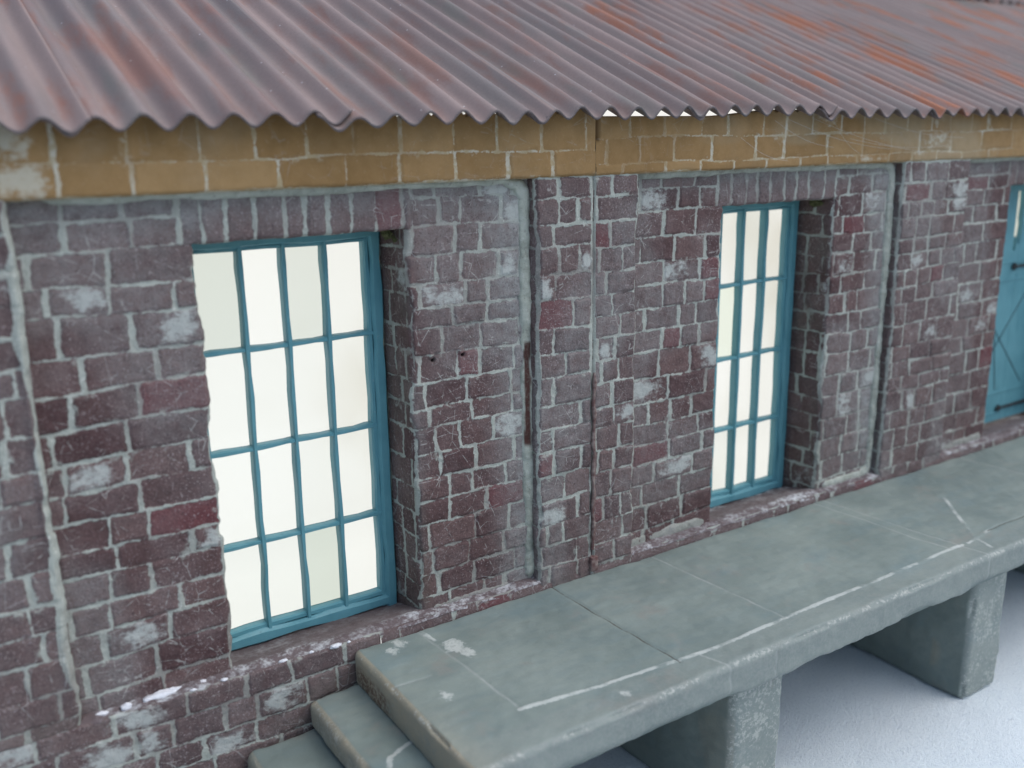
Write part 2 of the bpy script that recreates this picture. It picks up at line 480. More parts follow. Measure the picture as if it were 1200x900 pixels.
def wall_panel(idx):
    x0, x1 = PANELS[idx]; o0, o1 = OPEN[idx]
    L = Layout()
    vt, vb = FR_BOT + .02, -2.46
    sold0, sold1 = o0 - .06, o1 + .03
    lens_l = (.16, .24, .27, .29, .30)
    # left of the opening, right of it, below, soldier course above
    L.courses(x0 - .03, o0 + .0, LINT + .0, vb, lens=lens_l)
    L.courses(o1, x1 + .03, FR_BOT - .075, vb, lens=(.13, .2, .23, .25))
    L.courses(x0 - .03, sold0, FR_BOT, LINT, .105, lens=lens_l)
    u = sold0
    while u < sold1 - .03:
        w = .112 * rng.uniform(.85, 1.2); w = min(w, sold1 - u)
        L.brick(u, u + w, LINT - .01, FR_BOT); u += w
    L.courses(sold1, x1 + .03, FR_BOT, FR_BOT - .075, .075, lens=(.2, .27))
    if idx == 0:
        for b in L.b: b[5] = b[6] = 0
        L.mark([front(*p) for p in [(.83, -1.53), (1.02, -1.02), (1.99, -.29), (2.33, -1.05), (2.62, -1.78)]], 5)
        L.mark([front(*p) for p in [(.60, -.62), (.90, -.77), (.66, -1.3), (.95, -1.67), (2.45, -.27), (2.5, -1.42), (2.62, -.62), (2.3, -.75), (.75, -2.05), (2.68, -.3)]], 6)
    if idx == 1:
        for b in L.b: b[5] = b[6] = 0
        L.mark([front(*p) for p in [(4.0, -.88), (3.62, -1.15), (5.2, -.55), (3.63, -1.75), (3.98, -.72)]], 5)
        L.mark([front(*p) for p in [(3.9, -.75), (3.6, -1.48), (3.95, -1.2), (5.25, -.85), (5.4, -.5), (3.5, -.35), (5.45, -1.6), (5.2, -1.85), (3.85, -1.95)]], 6)
    U = merge_axis(axis_step(x0 - .03, o0), axis_step(o0, o1), axis_step(o1, x1 + .03))
    V = merge_axis(lin(vb, LINT, .0062), lin(LINT, vt, .0062))
    uu, vv, sd, tone, red, wash, h = brick_field(L, U, V, 100 + idx * 10)
    dx = np.minimum(np.abs(uu - o0), np.abs(uu - o1))
    inz = vv <= LINT
    # rounded, ragged arrises at the opening
    dr = np.where(inz, np.clip(uu - o1, 0, 1) + (uu < o1) * 0, 1)
    dl = np.where(inz, np.clip(o0 - uu, 0, 1), 1)
    dtop = np.where((uu > o0) & (uu < o1), np.clip(vv - LINT, 0, 1), 1)
    d = np.minimum(np.minimum(dr + (uu < o1 - 1e-6), dl + (uu > o0 + 1e-6)), dtop + ((vv < LINT - 1e-6) * 1))
    rr = .022
    rnd = np.where(d < rr, rr - np.sqrt(np.maximum(0, rr * rr - (rr - d) ** 2)), 0)
    X = uu + (sstep(.03, 0, dx) * inz * (.010 * noise3(vv * 9, idx, 3, 4) + .006 * noise3(vv * 34, idx, 3, 5)))
    Zc = vv + sstep(.03, 0, np.abs(vv - LINT)) * ((uu > o0) & (uu < o1)) * (.004 * noise3(uu * 14, 2, idx, 6))
    Y = PD - h + rnd
    haze = sstep(.34, .0, x1 - uu) * .9 * (uu > o1) + .35 * sstep(.22, .0, FR_BOT - vv)
    haze = np.clip(haze + .35 * sstep(-.1, .45, noise3(uu * 2.1, vv * 2.1, idx, 44)) + .18 * ((uu > sold0) & (uu < sold1) & (vv > LINT)), 0, 1)
    grime = .55 * sstep(.10, .0, uu - o1) * (uu >= o1) * sstep(-1.4, -2.3, vv) + .5 * sstep(.12, 0, vv + 2.46)
    hole = np.zeros_like(uu)
    if idx == 0:                                   # two old screw holes in the brickwork
        for hx, hz in (front(2.152, -1.045), front(2.318, -1.04)):
            q = np.hypot((uu - hx), (vv - hz))
            hole = np.maximum(hole, sstep(.013, .007, q)); Y = Y + .03 * sstep(.014, .006, q)
            Y = Y - .012 * sstep(.02, .008, np.hypot(uu - hx + .012, vv - hz - .022))
    uc = (U[:-1] + U[1:]) / 2; vc = (V[:-1] + V[1:]) / 2
    keep = ~(((uc > o0) & (uc < o1))[:, None] & (vc < LINT)[None, :])
    co = np.stack([X, Y, Zc], -1).reshape(-1, 3)
    sd_, to, re, wa, ha, gr, ho = flat_attrs(sd, tone, red, wash, haze, grime, hole)
    mesh_np('wall_panel', co, grid_quads(len(U), len(V), keep, flip=False), M_BRICK, bld,
            dict(sd=sd_, tone=to, red=re, wash=wa, haze=ha, grime=gr, hole=ho))
    # right-hand reveal (faces the camera), left reveal and head (plain)
    L = Layout(); L.courses(0, .30, LINT + .03, -2.47, lens=(.12, .17, .2))
    U2 = lin(0, .30, .009); V2 = lin(-2.48, LINT + .03, .0075)
    uu, vv, sd, tone, red, wash, h = brick_field(L, U2, V2, 300 + idx)
    rnd = np.where(uu < rr, rr - np.sqrt(np.maximum(0, rr * rr - (rr - uu) ** 2)), 0)
    co = np.stack([o1 - h + rnd + .004, PD + uu + .002, vv], -1).reshape(-1, 3)
    g = .25 + .3 * noise3(uu * 4, vv * 4, 0, 9)
    sd_, to, re, wa, gr = flat_attrs(sd, tone, red * 0, wash, g)
    z0 = np.zeros_like(sd_)
    mesh_np('window_reveal', co, grid_quads(len(U2), len(V2), None, flip=True), M_BRICK, bld,
            dict(sd=sd_, tone=to, red=re, wash=wa, haze=z0, grime=gr, hole=z0))
    bm = bmesh.new()
    add_box(bm, o0 - .06, o0 - .012, PD + .02, .42, -2.48, LINT + .06)
    add_box(bm, o0 - .012, o1 + .06, PD + .02, .42, LINT + .008, LINT + .06)
    add_box(bm, o1 + .012, o1 + .06, WD + .01, .42, -2.48, LINT + .008)
    bm_obj('window_reveal', bm, M_MORTAR, bld)

for i in range(3): wall_panel(i)

# -------- pilasters: unrolled left side, front and right side in one mesh
def pilaster(idx, x0, x1):
    L = Layout(); vt, vb = FR_BOT + .02, LEDGE - (.1 if idx else 0.0)
    S = PD + .02
    if idx == 1:
        L.courses(0, .355, FR_BOT + .005, vb, lens=(.12, .19, .24, .27)); L.courses(.36, x1 - x0, FR_BOT + .005, vb, lens=(.12, .17, .21))
    else:
        L.courses(0, x1 - x0, FR_BOT + .005, vb, lens=(.15, .2, .24, .28))
    vv0 = [b for b in L.b if b[0] < .02]
    for b in vv0:
        L.brick(-S, -.006, b[2], b[3]); L.brick(x1 - x0 + .006, x1 - x0 + S, b[2], b[3])
    if idx == 1:
        for b in L.b: b[5] = b[6] = 0
        L.mark([(p - 2.77, q) for p, q in [(3.22, -.53), (2.87, -.95), (2.86, -1.72), (3.2, -2.1)]], 5)
        L.mark([(p - 2.77, q) for p, q in [(3.28, -1.18), (3.28, -1.47), (2.93, -1.95), (3.08, -.6), (2.86, -.75)]], 6)
    if idx == 2:
        for b in L.b: b[5] = b[6] = 0
        L.mark([(p - 5.72, q) for p, q in [(6.02, -.42), (6.2, -1.02)]], 5)
        L.mark([(p - 5.72, q) for p, q in [(6.27, -.42), (6.0, -.9), (6.2, -1.42), (5.95, -1.9), (6.35, -.55)]], 6)
    fine = idx in (1, 2)
    U = merge_axis(lin(-S, 0, .008), lin(0, x1 - x0, .0055 if idx < 2 else .008 if fine else .02), lin(x1 - x0, x1 - x0 + S, .01)); V = lin(vb, vt, .0062 if idx < 3 else .02)
    W = x1 - x0
    uu, vv, sd, tone, red, wash, h = brick_field(L, U, V, 500 + idx * 7)
    ax = np.clip(uu, 0, W); left = np.clip(-uu, 0, 1); right = np.clip(uu - W, 0, 1)
    # ragged arris: courses step in and out a little
    rag = .010 * noise3(vv * 7, idx, 1, 31) + .006 * noise3(vv * 23, idx, 1, 32)
    r = .018
    dl = np.abs(uu); drr = np.abs(uu - W)
    cut_l = np.where(dl < r, (r - dl) ** 2 / (2 * r), 0); cut_r = np.where(drr < r, (r - drr) ** 2 / (2 * r), 0)
    X = x0 + ax + np.where(uu < 0, -h, 0) + np.where(uu > W, h, 0) + (cut_l - cut_r) * .8 + rag * sstep(.05, 0, dl) - rag * sstep(.05, 0, drr)
    Y = left + right - np.where((uu >= 0) & (uu <= W), h, 0) + (cut_l + cut_r) * .8
    haze = .15 + .3 * sstep(0, .5, noise3(uu * 3, vv * 2, idx, 71)) * np.ones_like(uu)
    hole = np.zeros_like(uu); wash = wash.copy()
    if idx == 0:                                   # thick pale pointing down the right-hand arris
        e = uu - (W - .026 + .016 * noise3(vv * 3, 0, 0, 8) + .012 * noise3(vv * 11, 0, 0, 9))
        m = sstep(-.012, .01, e - .04 * sstep(-2.05, -2.3, vv)) * (uu < W + .03)
        sd = np.where(m > .5, -.02, sd); Y = Y - (.012 + .008 * noise3(vv * 5, 0, 0, 18)) * sstep(-2.32, -2.1, vv) * np.exp(-((uu - (W - .018)) / .022) ** 2) * (uu < W + .02)
    if idx == 1:                                   # building joint down the middle
        q = np.abs(uu - .36 - .003 * noise3(vv * 6, 0, 0, 3))
        Y = Y + .010 * sstep(.010, .003, q); hole = np.maximum(hole, .25 * sstep(.006, .002, q))
        sd = np.where((q > .005) & (q < .013), -.01, sd)
    grime = .35 * sstep(.16, 0, vv - vb)
    co = np.stack([X, Y, vv], -1).reshape(-1, 3)
    a = dict(zip(('sd', 'tone', 'red', 'wash', 'haze', 'grime', 'hole'), flat_attrs(sd, tone, red, wash, haze, grime, hole)))
    mesh_np('pilaster', co, grid_quads(len(U), len(V), None), M_BRICK, bld, a)

for i, (a, b) in enumerate(PILS): pilaster(i, a, b)

# far ends of the building, plain brick
def plain_wall(x0, x1, z0, z1, y=0.0, step=.03):
    L = Layout(); L.courses(x0, x1, z1, z0, lens=(.2, .25, .29))
    U = lin(x0, x1, step); V = lin(z0, z1, step * .7)
    uu, vv, sd, tone, red, wash, h = brick_field(L, U, V, 900 + int(x0 * 10))
    co = np.stack([uu, y - h, vv], -1).reshape(-1, 3)
    z = np.zeros(uu.size)
    a = dict(zip(('sd', 'tone', 'red', 'wash'), flat_attrs(sd, tone, red, wash))); a.update(haze=z + .2, grime=z, hole=z)
    return mesh_np('brick_wall', co, grid_quads(len(U), len(V)), M_BRICK, bld, a)
plain_wall(-1.6, -.25, LEDGE, FR_BOT)
plain_wall(9.8, 14.2, LEDGE, FR_BOT)

# -------- plinth below the ledge
def plinth(x0, x1, step, z0=GZ - .02):
    L = Layout(); L.courses(x0, x1, LEDGE + .008, z0, hmean=.128, lens=(.15, .22, .26, .29))
    if x0 < 0 < x1:
        for b in L.b: b[5] = b[6] = 0
        L.mark([(1.25, -2.52), (.72, -2.55), (.95, -2.65), (.62, -2.45), (.33, -2.55), (.15, -2.2), (1.05, -2.72)], 6)
    U = lin(x0, x1, step); V = lin(z0, LEDGE + .004, step)
    uu, vv, sd, tone, red, wash, h = brick_field(L, U, V, 700 + int(x0 * 10))
    d = LEDGE + .004 - vv
    Y = -h + np.where(d < .014, (.014 - d) ** 2 / .02, 0)
    co = np.stack([uu, Y, vv], -1).reshape(-1, 3); z = np.zeros(uu.size)
    gr = (.5 * sstep(1.0, 1.6, uu) * sstep(-2.45, -2.6, vv)).reshape(-1)
    a = dict(zip(('sd', 'tone', 'red', 'wash'), flat_attrs(sd, tone, red, wash))); a.update(haze=z + .15, grime=gr, hole=z)
    mesh_np('plinth', co, grid_quads(len(U), len(V)), M_BRICK, bld, a)
plinth(-.3, 1.8, .006); plinth(1.8, 14.2, .035); plinth(-1.6, -.3, .03)

# -------- ledge and sloping sill under each panel
def sill(idx):
    x0, x1 = PANELS[idx]
    U = lin(x0 - .02, x1 + .02, .008 if idx < 2 else .016); yp = np.array([0, .006, .015, .03, .045, .06, .07, .085, .10, .14, .18, .22, .26, .30, .34, .38, .42])
    uu, yy = np.meshgrid(U, yp, indexing='ij')
    z = np.interp(yy, [0, .006, .02, .07, .12, .34, .42], [LEDGE - .012, LEDGE, LEDGE + .004, LEDGE + .012, LEDGE + .002, -2.448, -2.46])
    z = z + .006 * fbm(uu * 9, yy * 9, 0, 61) + .003 * noise3(uu * 40, yy * 40, 0, 62) * (yy > .003)
    o0, o1 = OPEN[idx]
    dust = np.where(yy < .09, 1.0, .25) * (.75 + .35 * noise3(uu * 2.3, 0, 0, 63)) * sstep(.45, .6, uu)
    dust = np.maximum(dust, .9 * sstep(.05, .02, np.abs(yy - .325)) * sstep(0, .5, noise3(uu * 5, 1, 0, 64)))
    co = np.stack([uu, yy - .003, z], -1).reshape(-1, 3)
    mesh_np('window_sill', co, grid_quads(len(U), len(yp)), M_SILL, bld, dict(dust=dust.reshape(-1)))
for i in range(3): sill(i)

# -------- tan frieze, one mesh per building section
def frieze(x0, x1, rows, top, seed, step, notch=None):
    L = Layout()
    for (v1, v0, ln) in rows: L.courses(x0 - .02, x1 + .02, v1, v0, hmean=v1 - v0, lens=ln)
    for b in L.b: b[5] = 0; b[6] = float(rng.random() < .04) * .8
    if x0 < .4 < x1: L.mark([(.42, -.15), (.44, -.05)], 6)
    U = lin(x0, x1, step); V = merge_axis(lin(FR_BOT, top, .007))
    uu, vv, sd, tone, red, wash, h = brick_field(L, U, V, seed, warp=.8)
    d = vv - FR_BOT
    vv = vv + sstep(0, .088, vv) * .036 * sstep(3.9, 4.5, uu)
    Y = -.010 - h * .6 + np.where(d < .012, (.012 - d) ** 2 / .012, 0)
    hole = np.zeros_like(uu)
    if notch is not None:
        q = sstep(.022, .012, np.abs(uu - notch)) * sstep(-.035, -.02, vv)
        Y = Y + .06 * q; hole = q * .9
    # bottom and top returns
    Vx = len(V)
    # top course scribed to the underside of the corrugated sheets
    und = np.interp(uu, [-1, .5, 1.6, 2.6, 3.2, 4.5, 8, 14], [.058, .064, .084, .100, .114, .116, .116, .116]) + .088 * math.tan(math.radians(22.6)) - .028 * np.cos(2 * math.pi * (uu - .64) / .1735) - .017
    vv = np.minimum(vv, und)
    Y = np.concatenate([np.full((len(U), 1), .12), Y, np.full((len(U), 1), .06)], 1)
    Z = np.concatenate([vv[:, :1] + .002 * noise3(uu[:, :1] * 5, 0, 0, 3), vv, vv[:, -1:]], 1)
    X = np.concatenate([uu[:, :1], uu, uu[:, -1:]], 1)
    pad = lambda A: np.concatenate([A[:, :1], A, A[:, -1:]], 1)
    co = np.stack([X, Y, Z], -1).reshape(-1, 3)
    haze = np.clip(.6 * sstep(3.2, 5.5, X) * sstep(-.1, .5, noise3(X * 3, Z * 6, 0, 91)), 0, 1)
    a = dict(zip(('sd', 'tone', 'red', 'wash', 'haze', 'hole'), flat_attrs(pad(sd), pad(tone), pad(red) * 0, pad(wash), haze, pad(hole))))
    a['grime'] = np.zeros(X.size)
    mesh_np('frieze', co, grid_quads(len(U), Vx + 2), M_TAN, bld, a)
frieze(-1.6, 3.128, [(.16, -.076, (.22, .25, .27)), (-.076, FR_BOT, (.24, .27, .29))], .125, 801, .0065, None)
frieze(3.132, 14.2, [(.11, -.016, (.2, .25, .28)), (-.016, -.150, (.24, .3, .36)), (-.150, FR_BOT, (.26, .3))], .088, 803, .009, 3.135)

bm = bmesh.new(); add_box(bm, 3.09, 3.34, .055, .12, FR_BOT + .004, .082); bm_obj('seam_light_block', bm, M_IRON, bld)  # added black box, blocks the glow leaking through the section joint
# -------- mortar fillets round the panels (top, rounded corner, right-hand arris, and coves at the foot)
def bead(path, r, seed, drip=None, rise=0.8, dull=0.0, taper=True, thin_top=True):
    """path: list of (x,z); half-round bead swept on the panel plane"""
    P = [np.array(p, float) for p in path]
    seg = []
    for a, b in zip(P[:-1], P[1:]):
        n = max(2, int(np.linalg.norm(b - a) / .008)); seg += [a + (b - a) * k / n for k in range(n)]
    seg.append(P[-1]); S = np.array(seg)
    T = np.gradient(S, axis=0); T /= np.linalg.norm(T, axis=1)[:, None]
    N = np.stack([-T[:, 1], T[:, 0]], 1)
    na = 13; ang = np.linspace(0, math.pi, na)
    s = np.cumsum(np.r_[0, np.linalg.norm(np.diff(S, axis=0), axis=1)])
    rad = r * (1 + .22 * noise3(s * 4, seed, 0, 1) + .12 * noise3(s * 17, seed, 0, 2))
    if thin_top: rad *= np.where(S[:, 1] > FR_BOT - .03, .85, 1.0)
    if taper: rad *= np.minimum(1, np.minimum(s / .05, (s[-1] - s) / .05)) * .9 + .1
    c = np.cos(ang)[None, :] * rad[:, None]; hgt = np.sin(ang)[None, :] ** .8 * rad[:, None] * rise * np.where(S[:, 1] > FR_BOT - .03, 1.6, .85 if thin_top else 1)[:, None]
    X = S[:, 0, None] + N[:, 0, None] * c; Z = S[:, 1, None] + N[:, 1, None] * c
    hgt = hgt + .0035 * noise3(X * 30, Z * 30, 0, seed + 3) + .002 * noise3(X * 80, Z * 80, 0, seed + 4)
    Y = PD + .004 - hgt
    dr = np.zeros_like(X)
    if drip is not None:
        z0, z1, cx = drip
        w = .017 + .004 * noise3(Z * 20, 0, 0, 7)
        dr = sstep(w + .006, w - .002, np.abs(X - cx - .004 * noise3(Z * 6, 0, 0, 6))) * sstep(z0, z0 + .03, Z) * sstep(z1, z1 - .02, Z)
    co = np.stack([X, Y, Z], -1).reshape(-1, 3)
    return mesh_np('mortar_fillet', co, grid_quads(len(S), na, None, flip=True), M_MORTAR, bld, dict(drip=dr.reshape(-1), dull=np.full(X.size, dull)))

def arc(cx, cz, r, a0, a1, n=8):
    return [(cx + r * math.cos(math.radians(a0 + (a1 - a0) * k / n)), cz + r * math.sin(math.radians(a0 + (a1 - a0) * k / n))) for k in range(n + 1)]
xr = 2.738
bead([(.52, FR_BOT + .004), (xr - .12, FR_BOT - .002)] + arc(xr - .085, FR_BOT - .105, .085, 88, 2) + [(xr + .006, -1.2), (xr + .016, -2.40)], .038, 11, drip=(-1.62, -1.03, xr - .012 + .012))
xr = 5.688
bead([(3.46, FR_BOT + .002), (xr - .12, FR_BOT - .002)] + arc(xr - .08, FR_BOT - .09, .075, 88, 2) + [(xr + .004, -1.2), (xr - .01, -2.28)] + arc(xr - .09, -2.29, .08, 0, -85) + [(5.16, -2.375)], .037, 23, dull=.1)
bead([(3.40, -2.370), (4.11, -2.368)], .042, 31, rise=.5, dull=.55)
bead([(6.43, -2.370), (7.11, -2.368)], .040, 37, rise=.5, dull=.6)
bead([(6.50, FR_BOT + .002), (9.0, FR_BOT + .002)], .034, 41)
bead([(2.10, -2.385), (2.70, -2.385)], .022, 43, dull=.8)

# joint strip: rusty upright strip at the foot of the building joint
bm = bmesh.new()
pts = [Vector((3.131 + .004 * math.sin(k * 1.7), -.012 + .003 * math.sin(k * 2.9), -1.25 - k * .0575)) for k in range(19)]
rings = []
for k, p in enumerate(pts):
    r = .011 * (1 + .3 * math.sin(k * 2.1)) * (.5 if k == 0 else 1)
    rings.append([bm.verts.new(p + Vector((math.cos(a) * r, math.sin(a) * r, 0))) for a in [i * math.pi / 4 for i in range(8)]])
for a, b in zip(rings[:-1], rings[1:]):
    for i in range(8): bm.faces.new((a[i], a[(i + 1) % 8], b[(i + 1) % 8], b[i]))
add_box(bm, 3.108, 3.158, -.030, .01, -2.415, -2.325, .008)
bm_obj('joint_strip', bm, M_STRIP, bld, True)

# hardened mortar crumbs on the ledge
def lump(name, x, y, z, s, mat, parent, sq=(1.3, .8, .7), sub=3, amp=.35):
    bm = bmesh.new(); bmesh.ops.create_icosphere(bm, subdivisions=sub, radius=1)
    co = np.array([v.co for v in bm.verts]); d = 1 + amp * noise3(co[:, 0] * 1.9 + x * 50, co[:, 1] * 1.9, co[:, 2] * 1.9, int(x * 100)) + .15 * noise3(co[:, 0] * 5 + x, co[:, 1] * 5, co[:, 2] * 5, 5)
    for v, k in zip(bm.verts, d): v.co = Vector((x + v.co.x * k * s * sq[0], y + v.co.y * k * s * sq[1], z + v.co.z * k * s * sq[2]))
    return bm_obj(name, bm, mat, parent, True)
for (x, y, s, sq) in [(.60, .035, .020, (1.2, .9, .8)), (.735, .04, .030, (2.3, .8, .7)), (.80, .05, .02, (2, .8, .7)), (.50, .04, .016, (1.6, .8, .7)), (.93, .05, .013, (1.6, .9, .5)),
                      (1.02, .01, .011, (1.4, 1, .6)), (1.30, .012, .013, (1.5, .8, .7)), (1.44, .008, .010, (1.2, .8, .8)), (1.56, -.004, .017, (1.7, .7, .6)), (1.63, -.002, .008, (1, .8, .8)), (.88, .004, .010, (1.4, .8, .6))]:
    lump('mortar_crumb', x, y, LEDGE + .004, s, M_CRUMB, bld, sq)
for (x, y, z, s, sq) in [(2.045, .22, -.445, .030, (.5, 1.6, .9)), (2.05, .15, -.47, .016, (.5, 1.4, .8)), (5.10, .2, -.45, .028, (.5, 1.8, .8))]:
    lump('moss_clump', x, y, z, s, M_MOSS, bld, sq, 3, .6)

# ------------------------------------------------------------------ windows
def wob(a, b, n, ax, amp, seed):
    a, b = Vector(a), Vector(b); r = []
    for k in range(n + 1):
        p = a.lerp(b, k / n)
        o = float(noise3(k * .6, seed, 0, 77)) * amp if 0 < k < n else 0
        r.append((p.x + (o if ax == 'x' else 0), p.y, p.z + (o if ax == 'z' else 0)))
    return r

def window(idx, special):
    o0, o1 = OPEN[idx]; x0, x1 = o0 + .004, o1 - .006; zb, zt = -2.452, LINT - .012
    SW, RB, RT = .088, .094, .062; SWL = .062
    bm = bmesh.new()
    # two-step frame: outer band and a slimmer inner fillet set a little back
    for (w0, w1, y0, y1) in ((0, .72, WD, WD + .075), (.66, 1.0, WD + .022, WD + .075)):
        add_bar(bm, wob((x0 + SWL * (w0 + w1) / 2, y0, zb), (x0 + SWL * (w0 + w1) / 2, y0, zt), 14, 'x', .0025, idx + 1), SWL * (w1 - w0), y1 - y0)
        add_bar(bm, wob((x1 - SW * (w0 + w1) / 2, y0, zb), (x1 - SW * (w0 + w1) / 2, y0, zt), 14, 'x', .0035, idx + 2), SW * (w1 - w0), y1 - y0)
        o = SW * w1 * .8
        add_bar(bm, wob((x0 + o, y0 + .002, zb + RB * (w0 + w1) / 2), (x1 - o, y0 + .002, zb + RB * (w0 + w1) / 2), 10, 'z', .003, idx + 3), RB * (w1 - w0), y1 - y0 - .004)
        add_bar(bm, wob((x0 + o, y0 + .002, zt - RT * (w0 + w1) / 2), (x1 - o, y0 + .002, zt - RT * (w0 + w1) / 2), 10, 'z', .0025, idx + 4), RT * (w1 - w0), y1 - y0 - .004)
    fr = bm_obj('window', bm, M_TEAL, bld, False)
    bm = bmesh.new()
    xs = [x0 + SWL + (x1 - x0 - SW - SWL) * k / 4 for k in range(5)]; zs = [zt - RT, -.955, -1.438, -1.920, zb + RB]
    for k in (1, 2, 3):
        add_bar(bm, wob((xs[k], WD + .012, zb + RB * .3), (xs[k] + .004, WD + .012, zt - RT * .3), 16, 'x', .0045, idx * 7 + k), .026, .058)
    for k in (1, 2, 3):
        add_bar(bm, wob((x0 + SW * .6, WD + .018, zs[k]), (x1 - SW * .6, WD + .018, zs[k] + .004), 14, 'z', .004, idx * 7 + k + 20), .024, .050)
    bm_obj('glazing_bars', bm, M_TEAL, fr, False)
    # 16 panes of differing tint, one glazing mesh
    co, q, t, tg = [], [], [], []
    for i in range(4):
        for j in range(4):
            b = len(co); yy = WD + .060 + .001 * ((i + j) % 2)
            e = .004
            for (xa, za) in ((xs[i] - e, zs[j + 1] - e), (xs[i + 1] + e, zs[j + 1] - e), (xs[i + 1] + e, zs[j] + e), (xs[i] - e, zs[j] + e)):
                co.append((xa, yy + .002 * (za + 1.4) * ((i * 3 + j) % 3 - 1), za))
            q.append((b, b + 1, b + 2, b + 3))
            a, g = special.get((i, j), (float(rng.choice([0, .06, .12, .3])), 0))
            t += [a] * 4; tg += [g] * 4
    mesh_np('glazing', np.array(co), np.array(q), M_GLASS, fr, dict(tint=np.array(t), tintgreen=np.array(tg)), smooth=False)
window(0, {(0, 0): (.80, 0), (1, 0): (0, 0), (2, 0): (.65, 0), (3, 0): (.1, 0), (0, 1): (.12, 0), (2, 3): (1.25, .1), (2, 2): (.25, 0), (3, 2): (.2, 0), (3, 3): (.12, 0)})
window(1, {(1, 1): (.1, .5), (1, 0): (.1, 0), (3, 1): (.2, 0)})

# ------------------------------------------------------------------ door at the right
def door():
    o0, o1 = OPEN[2]; y = .30; zb, zt = -2.40, LINT - .01
    bm = bmesh.new()
    wx0, wx1, wz0, wz1 = 7.655, 7.745, -.965, -.485
    n = 6; w = (o1 - o0 - .01) / n
    # boards, with a ragged light cut through the second one
    def plate(poly, d=.04):
        f = [bm.verts.new((x, y, z)) for x, z in poly]; g = [bm.verts.new((x, y + d, z)) for x, z in poly]
        bm.faces.new(f); bm.faces.new(g[::-1])
        for k in range(len(poly)): bm.faces.new((f[k], g[k], g[(k + 1) % len(poly)], f[(k + 1) % len(poly)]))
    plate([(o0 + .004, zb), (o0 + .004, zt), (wx0, zt), (wx0, zb)])
    lo = [(wx0 + .001, zb), (wx0 + .001, wz0), (wx0 + .040, wz0 + .005), (wx0 + .048, wz0 + .11), (wx1 - .03, wz0 + .07), (wx1 - .01, wz0 + .04), (wx1, wz0 + .10), (wx1, zb)]
    plate(lo[::-1])
    plate([(wx0 + .001, zt), (wx1, zt), (wx1, wz1), (wx0 + .02, wz1 + .006), (wx0 + .001, wz1)])
    rag = [(wx1 + .002, zb), (o1 - .004, zb), (o1 - .004, zt), (wx1 + .002, zt), (wx1 - .004, wz1), (wx1 + .010, -.60), (wx1 + .004, -.70), (wx1 + .018, -.76), (wx1 + .012, -.84), (wx1 - .012, -.88), (wx1 + .003, wz0 + .10)]
    plate(rag)
    add_box(bm, o0 + .004, o0 + .075, y - .028, y - .001, zb, zt, .006)          # frame stile
    add_box(bm, o0 + .076, o1 - .004, y - .026, y - .001, zt - .055, zt, .006)
    for k in range(9):                                                           # scored board lines
        pass
    for z in (-1.055, -1.20, -2.15, -2.33):
        add_box(bm, o0 + .08, o1 - .01, y - .006, y - .0005, z - .010, z + .010, .003)
    d = bm_obj('door', bm, M_TEAL, bld)
    bm = bmesh.new()
    for (xa, za, xb, zb_) in ((7.20, -1.26, 8.0, -2.10), (7.22, -2.12, 7.98, -1.26), (7.45, -1.26, 7.62, -2.12)):   # scratched bracing lines
        v = Vector((xb - xa, 0, zb_ - za)); L = v.length; nrm = Vector((-v.z, 0, v.x)).normalized() * .0022
        a, b = Vector((xa, y - .004, za)), Vector((xb, y - .004, zb_))
        vs = [bm.verts.new(p) for p in (a - nrm, b - nrm, b + nrm, a + nrm)]; ws = [bm.verts.new(v_.co + Vector((0, .006, 0))) for v_ in vs]
        bm.faces.new(vs); bm.faces.new(ws[::-1])
        for k in range(4): bm.faces.new((vs[k], ws[k], ws[(k + 1) % 4], vs[(k + 1) % 4]))
    bm_obj('brace_wire', bm, M_IRON, d)
    for z in (-1.092, -2.29):                                                    # strap hinges with a spear point
        bm = bmesh.new(); s = .028
        out = [(7.655, z), (7.69, z + .030), (7.72, z + .008), (8.12, z + .014), (8.12, z - .014), (7.72, z - .008), (7.69, z - .030)]
        f = [bm.verts.new((x, y - .020, zz)) for x, zz in out]; g = [bm.verts.new((x, y - .0045, zz)) for x, zz in out]
        bm.faces.new(f[::-1]); bm.faces.new(g)
        for k in range(len(out)): bm.faces.new((f[k], f[(k + 1) % 7], g[(k + 1) % 7], g[k]))
        for xx in (7.70, 7.85, 8.02):
            r = bmesh.ops.create_uvsphere(bm, u_segments=10, v_segments=6, radius=.014)
            bmesh.ops.translate(bm, vec=Vector((xx, y - .02, z)), verts=r['verts'])
        bm_obj('strap_hinge', bm, M_IRON, d)
    co = np.array([(wx0 - .02, y + .05, wz0 - .02), (wx1 + .04, y + .05, wz0 - .02), (wx1 + .04, y + .05, wz1 + .02), (wx0 - .02, y + .05, wz1 + .02)])
    mesh_np('glazing', co, np.array([[0, 1, 2, 3]]), M_GLASS, d, dict(tint=np.full(4, .15), tintgreen=np.full(4, .3)), smooth=False)
door()

# added self-glowing sheet inside the building, whitening the panes; foot curls forward
def glow_backing():
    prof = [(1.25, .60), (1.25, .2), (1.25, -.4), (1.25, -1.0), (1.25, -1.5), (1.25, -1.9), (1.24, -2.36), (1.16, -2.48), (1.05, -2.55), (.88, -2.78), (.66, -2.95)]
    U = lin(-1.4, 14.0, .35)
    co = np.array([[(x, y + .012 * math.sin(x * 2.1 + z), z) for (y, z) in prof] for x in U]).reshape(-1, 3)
    mesh_np('glow_sheet', co, grid_quads(len(U), len(prof)), M_GLOW_SHEET, bld, {})
glow_backing()

